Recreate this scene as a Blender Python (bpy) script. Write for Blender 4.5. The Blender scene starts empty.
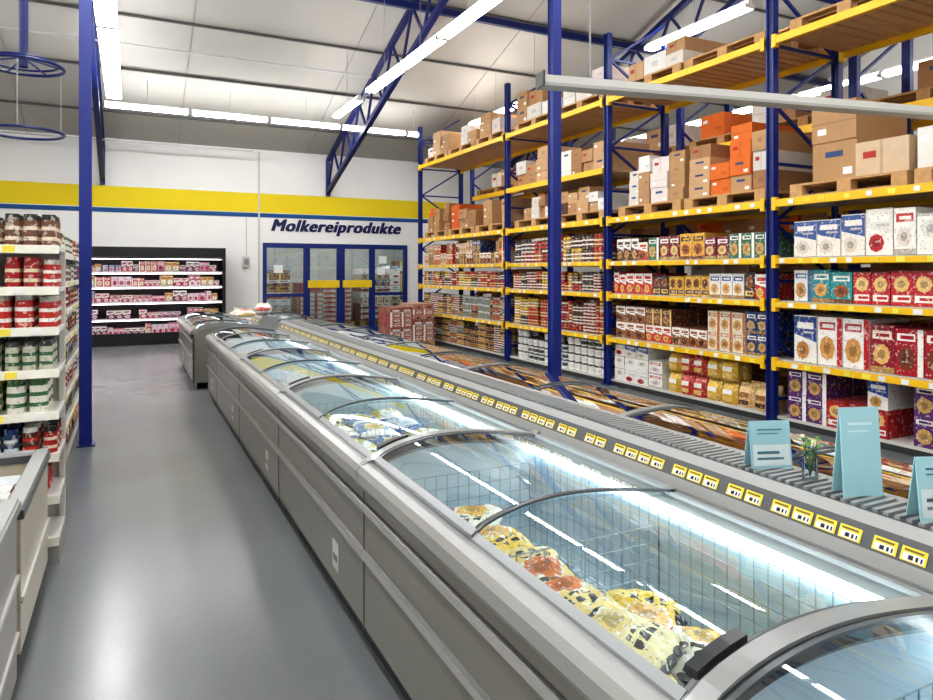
import bpy, math, random
from mathutils import Vector, Matrix
random.seed(7)
R = random.random
U = random.uniform
sc = bpy.context.scene

def lin(c):
    o = []
    for v in c[:3]:
        v = v/255.0
        o.append(v/12.92 if v <= 0.04045 else ((v+0.055)/1.055)**2.4)
    return (o[0], o[1], o[2], 1.0)

# ------------------------------------------------------------------ materials
def base_mat(name):
    m = bpy.data.materials.new(name); m.use_nodes = True
    nt = m.node_tree
    return m, nt, nt.nodes['Principled BSDF']

def vc_mat(name, rough=0.5, metal=0.0, noise=0.12, scale=6.0, print_=0.0, coat=0.0, bump=0.0, pscale=1.0):
    """painted material: colour attribute broken up by procedural noise"""
    m, nt, b = base_mat(name)
    at = nt.nodes.new('ShaderNodeAttribute'); at.attribute_name = 'Col'
    tc = nt.nodes.new('ShaderNodeTexCoord')
    n = nt.nodes.new('ShaderNodeTexNoise'); n.inputs['Scale'].default_value = scale; n.inputs['Detail'].default_value = 4
    nt.links.new(tc.outputs['Object'], n.inputs['Vector'])
    mr = nt.nodes.new('ShaderNodeMapRange')
    mr.inputs['To Min'].default_value = 1-noise; mr.inputs['To Max'].default_value = 1+noise
    nt.links.new(n.outputs['Fac'], mr.inputs['Value'])
    mul = nt.nodes.new('ShaderNodeVectorMath'); mul.operation = 'SCALE'
    nt.links.new(at.outputs['Color'], mul.inputs[0]); nt.links.new(mr.outputs['Result'], mul.inputs['Scale'])
    out = mul.outputs[0]
    if print_ > 0:
        for sc_, thr, col in ((34*pscale, .60, (0.85, 0.8, 0.7, 1)), (47*pscale, .63, (0.06, 0.05, 0.07, 1))):
            v = nt.nodes.new('ShaderNodeTexNoise'); v.inputs['Scale'].default_value = sc_; v.inputs['Detail'].default_value = 2
            nt.links.new(tc.outputs['Object'], v.inputs['Vector'])
            r = nt.nodes.new('ShaderNodeValToRGB'); r.color_ramp.interpolation = 'CONSTANT'
            r.color_ramp.elements[0].position = 0; r.color_ramp.elements[0].color = (0, 0, 0, 1)
            r.color_ramp.elements[1].position = thr; r.color_ramp.elements[1].color = (print_,)*3+(1,)
            nt.links.new(v.outputs['Fac'], r.inputs['Fac'])
            mx = nt.nodes.new('ShaderNodeMix'); mx.data_type = 'RGBA'
            nt.links.new(r.outputs['Color'], mx.inputs['Factor'])
            nt.links.new(out, mx.inputs['A']); mx.inputs['B'].default_value = col
            out = mx.outputs['Result']
    nt.links.new(out, b.inputs['Base Color'])
    b.inputs['Roughness'].default_value = rough; b.inputs['Metallic'].default_value = metal
    b.inputs['Coat Weight'].default_value = coat
    if bump:
        bp = nt.nodes.new('ShaderNodeBump'); bp.inputs['Strength'].default_value = bump; bp.inputs['Distance'].default_value = 0.012
        nt.links.new(n.outputs['Fac'], bp.inputs['Height']); nt.links.new(bp.outputs['Normal'], b.inputs['Normal'])
    return m

def emis(name, col, s):
    m, nt, b = base_mat(name)
    b.inputs['Base Color'].default_value = col
    b.inputs['Emission Color'].default_value = col
    b.inputs['Emission Strength'].default_value = s
    return m

M_PROD = vc_mat('printed_packaging', 0.4, noise=0.1, scale=20, print_=0.45)
M_CARD = vc_mat('cardboard', 0.8, noise=0.12, scale=9)
M_METAL = vc_mat('powder_coated_steel', 0.42, noise=0.05, scale=5)
M_PLAST = vc_mat('freezer_plastic', 0.30, noise=0.05, scale=4, coat=0.2)
M_WOOD = vc_mat('pallet_wood', 0.8, noise=0.3, scale=15)
M_BAG = vc_mat('foil_bag', 0.22, noise=0.15, scale=22, bump=1.0, print_=.55, pscale=1.7)
M_WIRE = vc_mat('coated_wire', 0.4, noise=0.03)
M_WALL = vc_mat('wall_paint', 0.75, noise=0.04, scale=1.2)
M_TUBE = emis('tube_glow', (0.98, 0.98, 0.98, 1), 24)
M_LED = emis('led_glow', (0.86, 0.97, 1.0, 1), 8)
M_LEDW = emis('case_led_glow', (1.0, 0.93, 0.95, 1), 6)

def glass(name, tint=(0.93, 0.98, 0.99, 1), base=0.05, ior=1.5):
    m = bpy.data.materials.new(name); m.use_nodes = True
    nt = m.node_tree; nt.nodes.clear()
    o = nt.nodes.new('ShaderNodeOutputMaterial')
    t = nt.nodes.new('ShaderNodeBsdfTransparent'); t.inputs['Color'].default_value = tint
    g = nt.nodes.new('ShaderNodeBsdfGlossy'); g.inputs['Roughness'].default_value = 0.02
    g.inputs['Color'].default_value = (0.95, 0.98, 1, 1)
    f = nt.nodes.new('ShaderNodeFresnel'); f.inputs['IOR'].default_value = ior
    a = nt.nodes.new('ShaderNodeMath'); a.operation = 'ADD'; a.inputs[1].default_value = base; a.use_clamp = True
    nt.links.new(f.outputs[0], a.inputs[0])
    mx = nt.nodes.new('ShaderNodeMixShader')
    nt.links.new(a.outputs[0], mx.inputs[0]); nt.links.new(t.outputs[0], mx.inputs[1]); nt.links.new(g.outputs[0], mx.inputs[2])
    nt.links.new(mx.outputs[0], o.inputs['Surface'])
    return m
M_GLASS = glass('freezer_glass', base=0.07)
M_DGLASS = glass('door_glass', (0.85, 0.92, 0.94, 1), 0.02)

def floor_mat():
    m, nt, b = base_mat('painted_concrete')
    tc = nt.nodes.new('ShaderNodeTexCoord')
    n = nt.nodes.new('ShaderNodeTexNoise'); n.inputs['Scale'].default_value = 0.7; n.inputs['Detail'].default_value = 3
    nt.links.new(tc.outputs['Object'], n.inputs['Vector'])
    r = nt.nodes.new('ShaderNodeValToRGB')
    r.color_ramp.elements[0].position = 0.25; r.color_ramp.elements[0].color = lin((106, 109, 111))
    r.color_ramp.elements[1].position = 0.75; r.color_ramp.elements[1].color = lin((119, 122, 124))
    nt.links.new(n.outputs['Fac'], r.inputs['Fac'])
    n2 = nt.nodes.new('ShaderNodeTexNoise'); n2.inputs['Scale'].default_value = 60; n2.inputs['Detail'].default_value = 3
    nt.links.new(tc.outputs['Object'], n2.inputs['Vector'])
    sc2 = nt.nodes.new('ShaderNodeMapRange'); sc2.inputs['From Min'].default_value = .3; sc2.inputs['From Max'].default_value = .7
    sc2.inputs['To Min'].default_value = .96; sc2.inputs['To Max'].default_value = 1.04
    nt.links.new(n2.outputs['Fac'], sc2.inputs['Value'])
    mul = nt.nodes.new('ShaderNodeVectorMath'); mul.operation = 'SCALE'
    nt.links.new(r.outputs['Color'], mul.inputs[0]); nt.links.new(sc2.outputs['Result'], mul.inputs['Scale'])
    nt.links.new(mul.outputs[0], b.inputs['Base Color'])
    mr = nt.nodes.new('ShaderNodeMapRange'); mr.inputs['To Min'].default_value = 0.16; mr.inputs['To Max'].default_value = 0.30
    nt.links.new(n.outputs['Fac'], mr.inputs['Value']); nt.links.new(mr.outputs['Result'], b.inputs['Roughness'])
    n3 = nt.nodes.new('ShaderNodeTexNoise'); n3.inputs['Scale'].default_value = 5; n3.inputs['Detail'].default_value = 2
    nt.links.new(tc.outputs['Object'], n3.inputs['Vector'])
    bp = nt.nodes.new('ShaderNodeBump'); bp.inputs['Strength'].default_value = 0.10; bp.inputs['Distance'].default_value = 0.004
    nt.links.new(n3.outputs['Fac'], bp.inputs['Height']); nt.links.new(bp.outputs['Normal'], b.inputs['Normal'])
    return m
M_FLOOR = floor_mat()

# ------------------------------------------------------------------ builder
class MB:
    def __init__(s): s.v = []; s.f = []; s.c = []
    def face(s, pts, col):
        i = len(s.v); s.v += [tuple(p) for p in pts]; s.f.append(tuple(range(i, i+len(pts)))); s.c.append(col)
    def hexa(s, P, col, cols=None):
        i = len(s.v); s.v += [tuple(p) for p in P]
        for k, q in enumerate(((0, 3, 2, 1), (4, 5, 6, 7), (0, 1, 5, 4), (1, 2, 6, 5), (2, 3, 7, 6), (3, 0, 4, 7))):
            s.f.append(tuple(i+a for a in q)); s.c.append(cols[k] if cols else col)
    def box(s, x0, x1, y0, y1, z0, z1, col, T=None):
        P = [(x0, y0, z0), (x1, y0, z0), (x1, y1, z0), (x0, y1, z0), (x0, y0, z1), (x1, y0, z1), (x1, y1, z1), (x0, y1, z1)]
        if T: P = [T(*p) for p in P]
        s.hexa(P, col)
    def beam(s, a, b, w, h, col):
        a = Vector(a); b = Vector(b); d = (b-a).normalized()
        up = Vector((0, 0, 1)) if abs(d.z) < 0.95 else Vector((1, 0, 0))
        r = d.cross(up).normalized(); u = r.cross(d)
        P = []
        for p in (a, b):
            for sx, sy in ((-1, -1), (1, -1), (1, 1), (-1, 1)):
                P.append(p + r*sx*w/2 + u*sy*h/2)
        s.hexa(P, col)
    def cyl(s, cx, cy, z0, z1, r0, r1, col, n=10, T=None, cap=True):
        T = T or (lambda a, b, c: (a, b, c))
        i = len(s.v)
        for z, r in ((z0, r0), (z1, r1)):
            for k in range(n):
                a = 2*math.pi*k/n
                s.v.append(T(cx+r*math.cos(a), cy+r*math.sin(a), z))
        for k in range(n):
            k2 = (k+1) % n
            s.f.append((i+k, i+k2, i+n+k2, i+n+k)); s.c.append(col)
        if cap:
            s.f.append(tuple(i+n+k for k in range(n))); s.c.append(col)
    def extr(s, prof, y0, y1, cols, X=lambda v: v):
        for k in range(len(prof)-1):
            (a, b), (c, d) = prof[k], prof[k+1]
            s.face([(X(a), y0, b), (X(c), y0, d), (X(c), y1, d), (X(a), y1, b)], cols[k] if isinstance(cols, list) else cols)
    def torus(s, c, R_, r, col, n=40, m=6):
        i = len(s.v)
        for k in range(n):
            a = 2*math.pi*k/n
            for j in range(m):
                b = 2*math.pi*j/m
                s.v.append((c[0]+(R_+r*math.cos(b))*math.cos(a), c[1]+(R_+r*math.cos(b))*math.sin(a), c[2]+r*math.sin(b)))
        for k in range(n):
            for j in range(m):
                s.f.append((i+k*m+j, i+((k+1) % n)*m+j, i+((k+1) % n)*m+(j+1) % m, i+k*m+(j+1) % m)); s.c.append(col)
    def build(s, name, mat, parent=None, smooth=False, weld=False):
        me = bpy.data.meshes.new(name); me.from_pydata(s.v, [], s.f); me.materials.append(mat)
        at = me.color_attributes.new('Col', 'FLOAT_COLOR', 'CORNER')
        buf = []
        for f, c in zip(s.f, s.c): buf += list(c)*len(f)
        at.data.foreach_set('color', buf)
        if smooth: me.polygons.foreach_set('use_smooth', [True]*len(me.polygons))
        me.update()
        o = bpy.data.objects.new(name, me); sc.collection.objects.link(o)
        if parent: o.parent = parent
        return o

def empty(name):
    e = bpy.data.objects.new(name, None); sc.collection.objects.link(e); return e

C = lambda *a: lin(a)
BLUE = C(14, 38, 124); BLUED = C(14, 30, 92); YEL = C(240, 192, 26); WHITE = C(235, 235, 232)
GREY = C(150, 150, 150); DG = C(55, 56, 58); BLACK = C(18, 18, 20); TAUPE = C(128, 126, 118); RIM = C(150, 151, 149)

# ------------------------------------------------------------------ room shell
WY = 17.2; XL = -6.0; XR = 16.0; YF = -4.0; EZ = 4.6; SL = 0.33; YR = (WY+YF)/2
def ceilz(y): return EZ + SL*((WY-y) if y > YR else (y-YF))
b = MB(); b.box(XL-.2, XR+.2, YF-.2, 21.4, -0.1, 0, WHITE); b.build('floor', M_FLOOR)
DX0, DX1, DZ = 2.93, 6.75, 2.30
b = MB()
WC = C(240, 239, 236)
b.box(XL, DX0, WY, WY+.15, 0, EZ+.1, WC); b.box(DX1, XR, WY, WY+.15, 0, EZ+.1, WC); b.box(DX0, DX1, WY, WY+.15, DZ, EZ+.1, WC)
b.build('wall_back', M_WALL)
b = MB(); b.box(XL, XR, WY-.012, WY-.002, 3.05, 3.52, C(236, 210, 30)); b.build('trim_1', M_WALL)
b = MB(); b.box(XL, XR, WY-.012, WY-.002, 2.93, 3.03, C(30, 84, 140)); b.build('trim_2', M_WALL)
b = MB(); b.box(2.82, 2.86, WY-.03, WY-.002, 0, 4.55, C(205, 205, 200)); b.build('trim_3', M_WALL)
for nm, x0, x1 in (('wall_left', XL-.15, XL), ('wall_right', XR, XR+.15)):
    b = MB()
    for ya, yb in ((YF-.1, YR), (YR, WY+.15)):
        b.hexa([(x0, ya, 0), (x1, ya, 0), (x1, yb, 0), (x0, yb, 0), (x0, ya, ceilz(ya)), (x1, ya, ceilz(ya)), (x1, yb, ceilz(yb)), (x0, yb, ceilz(yb))], WC)
    b.build(nm, M_WALL)
b = MB(); b.box(XL, XR, YF-.15, YF, 0, EZ, WC); b.build('wall_front', M_WALL)
b = MB(); CC = C(180, 177, 171)
for ya, yb in ((YF-.15, YR), (YR, WY+.15)):
    za, zb = ceilz(ya), ceilz(yb)
    b.hexa([(XL-.15, ya, za), (XR+.15, ya, za), (XR+.15, yb, zb), (XL-.15, yb, zb), (XL-.15, ya, za+.1), (XR+.15, ya, za+.1), (XR+.15, yb, zb+.1), (XL-.15, yb, zb+.1)], CC)
b.build('ceiling', M_WALL)
b = MB()
for y in [WY-1.2-1.55*i for i in range(12)]:
    b.box(XL, XR, y-.02, y+.02, ceilz(y)-.06, ceilz(y)-.015, C(88, 86, 84))
for x in range(-5, 16, 3):
    b.beam((x, WY, ceilz(WY)-.01), (x, YR, ceilz(YR)-.01), .012, .01, C(150, 148, 145))
b.build('ceiling_purlins', M_METAL)
b = MB()
b.beam((XL, 13.2, ceilz(13.2)-.35), (4.4, 13.2, ceilz(13.2)-.35), .03, .03, C(190, 190, 190))
b.beam((XL, 16.6, 4.45), (2.6, 16.6, 4.45), .03, .03, C(190, 190, 190))
b.build('ceiling_conduit', M_METAL)

# trusses
for tx in (-.56, 4.56, 9.7):
    root = empty('roof_truss')
    b = MB()
    def top(y): return ceilz(y)-.16
    def bot(y): return ceilz(y)-.98
    for ya, yb in ((WY-.05, YR), (YF+.05, YR)):
        b.beam((tx, ya, top(ya)), (tx, yb, top(yb)), .10, .10, BLUED)
        b.beam((tx, ya, bot(ya)), (tx, yb, bot(yb)), .10, .10, BLUED)
        b.beam((tx, ya, bot(ya)-.1), (tx, ya, top(ya)), .12, .10, BLUED)
        N = 10
        for i in range(N):
            y1 = ya+(yb-ya)*i/N; y2 = ya+(yb-ya)*(i+.5)/N; y3 = ya+(yb-ya)*(i+1)/N
            b.beam((tx, y1, bot(y1)), (tx, y2, top(y2)), .045, .045, BLUED)
            b.beam((tx, y2, top(y2)), (tx, y3, bot(y3)), .045, .045, BLUED)
    b.build('lattice', M_METAL, root)
b = MB()
for y in (11.2, 8.0):
    b.beam((XL+.1, y, ceilz(y)-.25), (XR-.1, y, ceilz(y)-.25), .09, .12, BLUED)
b.build('roof_tie_beam', M_METAL)

# columns
for x, y, w in ((-.37, 7.1, .05), (3.5, 5.2, .045)):
    b = MB()
    b.box(x-w, x+w, y-w, y-w+.012, 0, ceilz(y)-.05, BLUE); b.box(x-w, x+w, y+w-.012, y+w, 0, ceilz(y)-.05, BLUE)
    b.box(x-w+.008, x+w-.008, y-w+.012, y+w-.012, 0, ceilz(y)-.05, BLUE)
    b.box(x-.08, x+.08, y-.08, y+.08, 0, .012, BLUED)
    b.build('steel_column', M_METAL)

# ------------------------------------------------------------------ lights
def light_row(axis, fixed, a0, a1, z, w=.2, seg=1.5, gap=.06):
    root = empty('fluorescent_light_row')
    h = MB(); d = MB(); p = a0
    while p < a1-.2:
        q = min(p+seg, a1)
        def B(mb, o0, o1, s0, s1, z0, z1, c):
            if axis == 'y': mb.box(fixed+o0, fixed+o1, s0, s1, z0, z1, c)
            else: mb.box(s0, s1, fixed+o0, fixed+o1, z0, z1, c)
        B(h, -w*.22, w*.22, p, q, z+.021, z+.07, WHITE)
        B(d, -w/2, w/2, p+.02, q-.02, z-.03, z+.02, WHITE)
        B(h, -w/2-.004, w/2+.004, p, p+.018, z-.032, z+.022, WHITE); B(h, -w/2-.004, w/2+.004, q-.018, q, z-.032, z+.022, WHITE)
        m = (p+q)/2
        ym = m if axis == 'y' else fixed
        B(h, -.003, .003, m-.003, m+.003, z+.07, ceilz(ym)-.05, GREY)
        p = q+gap
    h.build('housing', M_METAL, root); d.build('diffuser', M_TUBE, root)
light_row('y', -.27, -2.5, 14.0, 4.8, .24)
light_row('y', 3.81, -2.5, 11.6, 4.8, .17)
light_row('y', 3.81, 12.1, 13.7, 4.8, .14, seg=1.6)
light_row('y', 7.1, 6.1, 8.0, 5.0, .16, seg=1.9)
light_row('y', 7.1, 10.5, 14, 5.0, .16)
light_row('y', 7.1, -2.5, 3.0, 5.0, .16)
light_row('y', 11.0, -2.5, 14.0, 4.8, .16)
light_row('y', -3.8, -2.5, 14.0, 4.8, .16)
light_row('x', 14.7, -.45, 6.1, 4.8, .14)

# near hanging fixture (unlit, seen side on)
root = empty('hanging_light_fixture')
b = MB(); a = Vector((2.31, 3.58, 2.8)); e = Vector((5.6, 2.94, 2.8)); d = (e-a)
b.beam(a, e, .09, .05, C(205, 203, 196)); b.beam(a+Vector((0, 0, -.035)), e+Vector((0, 0, -.035)), .12, .02, C(170, 169, 164))
b.beam(a-d.normalized()*.012, a, .13, .09, DG)
b.build('housing', M_METAL, root)
b = MB()
for t in (.10, .95):
    p = a+d*t; z = p.z+.02
    k = 0
    while z < ceilz(p.y)-.1:
        if k % 2: b.box(p.x-.006, p.x+.006, p.y-.002, p.y+.002, z, z+.036, GREY)
        else: b.box(p.x-.002, p.x+.002, p.y-.006, p.y+.006, z, z+.036, GREY)
        z += .03; k += 1
b.build('chain', M_METAL, root)

# hoops on pipe upper left
root = empty('hanging_hoop_display')
b = MB()
cx, cy = -.79, 6.6
b.torus((cx, cy, 3.29), .29, .014, BLUED); b.torus((cx, cy, 2.74), .29, .012, BLUED)
b.torus((cx, cy, 3.32), .25, .010, BLUED)
for k in range(6):
    a = k*math.pi/3
    b.beam((cx, cy, 3.36), (cx+.29*math.cos(a), cy+.29*math.sin(a), 3.29), .012, .012, BLUED)
b.cyl(cx, cy, 3.28, ceilz(cy)-.05, .035, .035, BLUED, 14)
for k in range(3):
    a = k*2.094+.5
    b.beam((cx+.29*math.cos(a), cy+.29*math.sin(a), 2.74), (cx+.29*math.cos(a), cy+.29*math.sin(a), 3.29), .006, .006, GREY)
b.build('hoops', M_METAL, root)

# ------------------------------------------------------------------ products
def dk_(c, f): return tuple(x*f for x in c[:3])+(1,)
def P_box(mb, T, u, v, z, w, d, h, c1, c2, c3):
    P = [(u, v, z), (u+w, v, z), (u+w, v+d, z), (u, v+d, z), (u, v, z+h), (u+w, v, z+h), (u+w, v+d, z+h), (u, v+d, z+h)]
    mb.hexa([T(*p) for p in P], c1)
    e = -.0015
    def q(ua, ub, za, zb, c, e=e): mb.face([T(u+w*ua, v+e, z+h*za), T(u+w*ub, v+e, z+h*za), T(u+w*ub, v+e, z+h*zb), T(u+w*ua, v+e, z+h*zb)], c)
    st = int(c1[0]*971+c3[1]*897+c2[2]*531) % 4
    if st == 0:      # logo on top, bowl picture
        q(.1, .9, .70, .88, c2); q(.2, .75, .75, .82, c1, -.0025); q(.0, 1, .0, .12, dk_(c3, .6))
        cx, cz, rx, rz = u+w*.52, z+h*.38, w*.36, h*.22
    elif st == 1:    # two-tone with diagonal band
        mb.face([T(u, v+e, z+h*.45), T(u+w, v+e, z+h*.6), T(u+w, v+e, z+h*.98), T(u, v+e, z+h*.98)], c2)
        q(.12, .85, .72, .86, c1, -.0025); q(.12, .6, .62, .67, dk_(c1, .6), -.0025)
        cx, cz, rx, rz = u+w*.6, z+h*.26, w*.30, h*.2
    elif st == 2:    # picture on top, text below
        q(.08, .92, .1, .3, c2); q(.14, .7, .16, .24, c1, -.0025); q(.0, 1, .93, 1, dk_(c1, .6))
        cx, cz, rx, rz = u+w*.5, z+h*.62, w*.38, h*.24
    else:            # side strip
        q(.0, .2, 0, 1, c2); q(.28, .92, .74, .9, c2); q(.33, .8, .78, .86, c1, -.0025)
        cx, cz, rx, rz = u+w*.6, z+h*.36, w*.32, h*.26
    mb.face([T(cx+rx*math.cos(k*math.pi/4), v-.003, cz+rz*math.sin(k*math.pi/4)) for k in range(8)], c3)
    mb.face([T(cx+rx*.5*math.cos(k*math.pi/3+.3), v-.004, cz+rz*.5*math.sin(k*math.pi/3+.3)) for k in range(6)], dk_(c3, .55))

def P_jar(mb, T, u, v, z, w, d, h, c1, c2, c3):
    r = w*.47; cx, cy = u+w/2, v+r
    mb.cyl(cx, cy, z, z+h*.82, r, r, c1, 10, T, cap=False)
    mb.cyl(cx, cy, z+h*.18, z+h*.62, r*1.02, r*1.02, c2, 10, T, cap=False)
    mb.cyl(cx, cy, z+h*.30, z+h*.50, r*1.03, r*1.03, c1, 10, T, cap=False)
    mb.cyl(cx, cy, z+h*.80, z+h, r*.93, r*.93, c3, 10, T)

def P_tub(mb, T, u, v, z, w, d, h, c1, c2, c3):
    r = w*.42; cx, cy = u+w/2, v+w*.48
    mb.cyl(cx, cy, z, z+h*.85, r, r*1.1, c1, 12, T, cap=False)
    mb.cyl(cx, cy, z+h*.2, z+h*.6, r*1.05, r*1.1, c2, 12, T, cap=False)
    mb.cyl(cx, cy, z+h*.83, z+h, r*1.16, r*1.16, c3, 12, T)

def P_bag(mb, T, u, v, z, w, d, h, c1, c2, c3):
    rings = [(0, .92, .8), (.12, 1, 1), (.30, 1.02, 1), (.42, 1.02, 1), (.62, 1, .92), (.82, .95, .45), (.93, .93, .06), (1.0, .93, .05)]
    cy = v+d/2; cx = u+w/2; pts = []
    for t, sw, sd in rings:
        pts.append([T(cx+w/2*sw*a, cy+d/2*sd*bb, z+h*t) for a, bb in ((-1, -.35), (-.6, -1), (.6, -1), (1, -.35), (1, .35), (.6, 1), (-.6, 1), (-1, .35))])
    seq = (c1, c3, c1, c2, c1, c1, dk_(c1, .8))
    for k in range(7):
        for j in range(8):
            j2 = (j+1) % 8
            mb.face([pts[k][j], pts[k][j2], pts[k+1][j2], pts[k+1][j]], seq[k] if j == 1 else c1)

KIND = dict(box=P_box, jar=P_jar, tub=P_tub, bag=P_bag)

def fill(mb, T, u0, u1, z, kind, pal, w, h, d, layers=1, rows=1, gapp=.02, run=(1, 4), v0=.02, mixl=0.0):
    u = u0
    while u < u1-w[0]:
        ww = U(*w); hh = U(*h); col = random.choice(pal)
        n = random.randint(*run)
        lay = layers if R() > .12 else max(1, layers-1)
        lc = [col if R() > mixl else random.choice(pal) for _ in range(lay)]
        for _ in range(n):
            if u+ww > u1: break
            for l in range(lay):
                c1, c2, c3 = lc[l]
                for r in range(rows):
                    dd = U(0, .012)
                    KIND[kind](mb, T, u+.003, v0+dd+r*d*1.03, z+l*hh*1.002, ww-.006, d, hh, c1, c2, c3)
            u += ww
        u += 0.005 if R() > gapp else ww

def pal(*rows): return [tuple(C(*c) for c in r) for r in rows]
W_ = (240, 238, 232); K_ = (30, 28, 30)
PAL_CEREAL = pal(((178, 30, 36), W_, (200, 140, 60)), ((178, 30, 36), W_, (225, 180, 110)), ((236, 234, 228), (190, 40, 45), (190, 130, 70)), ((46, 120, 70), W_, (220, 170, 80)), ((222, 110, 40), W_, (240, 200, 120)), ((90, 40, 110), W_, (200, 160, 90)), ((238, 236, 230), (30, 70, 150), (200, 150, 80)), ((205, 70, 35), (240, 220, 120), W_), ((236, 234, 228), (46, 120, 70), (200, 150, 80)), ((214, 84, 40), W_, (220, 190, 90)))
PAL_RED = pal(((178, 26, 34), W_, (190, 120, 60)), ((236, 234, 228), (40, 70, 140), (190, 130, 70)), ((170, 20, 40), W_, (120, 60, 40)), ((150, 30, 50), (240, 220, 200), (225, 180, 110)), ((236, 234, 230), (180, 30, 40), (205, 150, 80)), ((190, 34, 38), W_, (210, 170, 90)))
PAL_TEAL = pal(((30, 140, 150), W_, (210, 160, 90)), ((30, 90, 165), W_, (235, 210, 120)), ((222, 222, 220), (60, 110, 160), (190, 140, 80)), ((40, 150, 155), W_, (150, 90, 50)), ((190, 200, 205), (40, 90, 150), (150, 60, 30)), ((230, 228, 220), (200, 60, 50), (170, 120, 70)), ((190, 40, 50), W_, (225, 190, 120)))
PAL_MUESLI = pal(((90, 60, 50), W_, (200, 150, 80)), ((222, 170, 60), (60, 40, 30), (150, 80, 40)), ((60, 60, 110), W_, (190, 60, 80)), ((225, 220, 205), (150, 40, 50), (170, 110, 60)), ((40, 60, 90), (230, 200, 80), (190, 150, 100)), ((200, 90, 50), W_, (110, 60, 40)), ((120, 30, 50), W_, (220, 190, 120)), ((60, 110, 90), W_, (200, 160, 90)))
PAL_BLUE = pal(((40, 90, 150), W_, (200, 150, 90)), ((215, 170, 60), (40, 60, 120), (120, 70, 40)), ((70, 130, 160), W_, (180, 130, 80)), ((225, 225, 220), (40, 80, 150), (210, 160, 90)), ((60, 50, 50), (220, 190, 110), (150, 90, 50)), ((190, 50, 45), W_, (220, 180, 90)))
PAL_BROWN = pal(((150, 90, 50), W_, (90, 50, 30)), ((215, 120, 45), (250, 240, 200), (120, 60, 30)), ((110, 60, 40), (230, 200, 120), (180, 130, 80)), ((190, 60, 40), W_, (220, 170, 90)), ((200, 185, 160), (120, 60, 40), (150, 100, 60)), ((40, 60, 110), W_, (200, 160, 90)), ((222, 214, 196), (190, 110, 50), (200, 150, 80)))
PAL_JAR = pal(((130, 34, 26), W_, (210, 205, 195)), ((100, 44, 32), (210, 60, 40), (230, 225, 215)), ((90, 56, 40), W_, (60, 40, 35)), ((160, 70, 36), (235, 220, 170), (190, 40, 35)), ((70, 62, 60), (230, 228, 220), (40, 40, 45)), ((180, 140, 60), W_, (225, 200, 60)), ((150, 40, 40), (225, 200, 120), (180, 30, 30)))
PAL_TUB = pal((W_, (228, 226, 222), (40, 42, 46)), ((230, 230, 228), (60, 62, 66), (36, 38, 42)), ((225, 225, 225), W_, (50, 50, 55)))
PAL_CAN = pal(((140, 110, 80), (190, 50, 40), (200, 200, 200)), ((150, 150, 150), (60, 110, 70), (205, 205, 205)), ((160, 120, 70), (225, 200, 120), (60, 45, 40)), ((120, 60, 40), W_, (210, 205, 205)), ((90, 60, 50), (210, 150, 70), (40, 36, 36)))
PAL_WHITE = pal((W_, (225, 222, 215), (180, 40, 45)), ((232, 228, 220), (60, 90, 150), (215, 205, 190)), (W_, (190, 60, 60), (220, 210, 200)), (W_, (232, 230, 225), (222, 218, 210)))
PAL_BAG = pal(((30, 60, 120), (225, 190, 60), W_), ((215, 180, 120), (150, 100, 50), (90, 50, 30)), ((60, 40, 80), W_, (200, 160, 90)), ((205, 170, 110), (40, 60, 110), (120, 80, 40)), ((215, 175, 60), W_, (220, 180, 100)), ((40, 70, 110), W_, (220, 180, 60)), ((190, 60, 50), W_, (220, 180, 100)))
PAL_GOND = pal(((165, 30, 30), (225, 215, 190), (35, 35, 38)), ((150, 35, 30), W_, (180, 30, 30)), ((60, 90, 50), (225, 210, 150), (190, 170, 60)), ((40, 70, 110), (215, 225, 235), (30, 60, 120)), ((90, 50, 35), (200, 50, 40), (230, 230, 225)), ((150, 110, 70), W_, (40, 90, 50)), ((225, 222, 210), (60, 110, 70), (60, 110, 60)), ((120, 70, 50), (210, 190, 150), (190, 190, 185)))
PAL_TOP = pal(((70, 50, 45), W_, (35, 35, 38)), ((120, 80, 60), (225, 210, 190), (40, 40, 42)), ((150, 35, 30), W_, (180, 30, 30)), ((90, 60, 40), (230, 220, 200), (40, 50, 60)))
PAL_REDJ = pal(((165, 30, 28), (225, 210, 180), (170, 28, 30)), ((175, 45, 35), (190, 60, 50), (120, 110, 100)), ((150, 40, 30), (210, 60, 50), (35, 35, 38)), ((185, 40, 32), W_, (180, 178, 170)))
PAL_GRN = pal(((70, 100, 60), (225, 220, 200), (60, 90, 50)), ((120, 150, 150), W_, (40, 60, 110)), ((190, 190, 170), (50, 100, 70), (60, 60, 62)), ((60, 80, 110), W_, (190, 190, 185)), ((226, 224, 216), (60, 90, 140), (40, 60, 110)))
PAL_DAIRY = pal(((225, 150, 175), W_, (190, 50, 100)), ((225, 222, 222), (180, 50, 80), (220, 130, 150)), ((180, 50, 85), W_, (240, 210, 215)), ((190, 190, 200), (60, 80, 160), (220, 120, 130)), ((210, 180, 110), (170, 50, 60), W_), ((110, 45, 80), W_, (230, 190, 200)), ((200, 80, 75), W_, (240, 220, 200)), ((90, 80, 120), (230, 200, 210), (200, 90, 110)), ((228, 224, 228), (220, 160, 190), (200, 60, 100)))
CARTONS = [C(176, 134, 92), C(186, 146, 104), C(164, 122, 84), C(196, 160, 120), C(178, 140, 100), C(214, 208, 198), C(224, 222, 216), C(205, 112, 45)]

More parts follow.
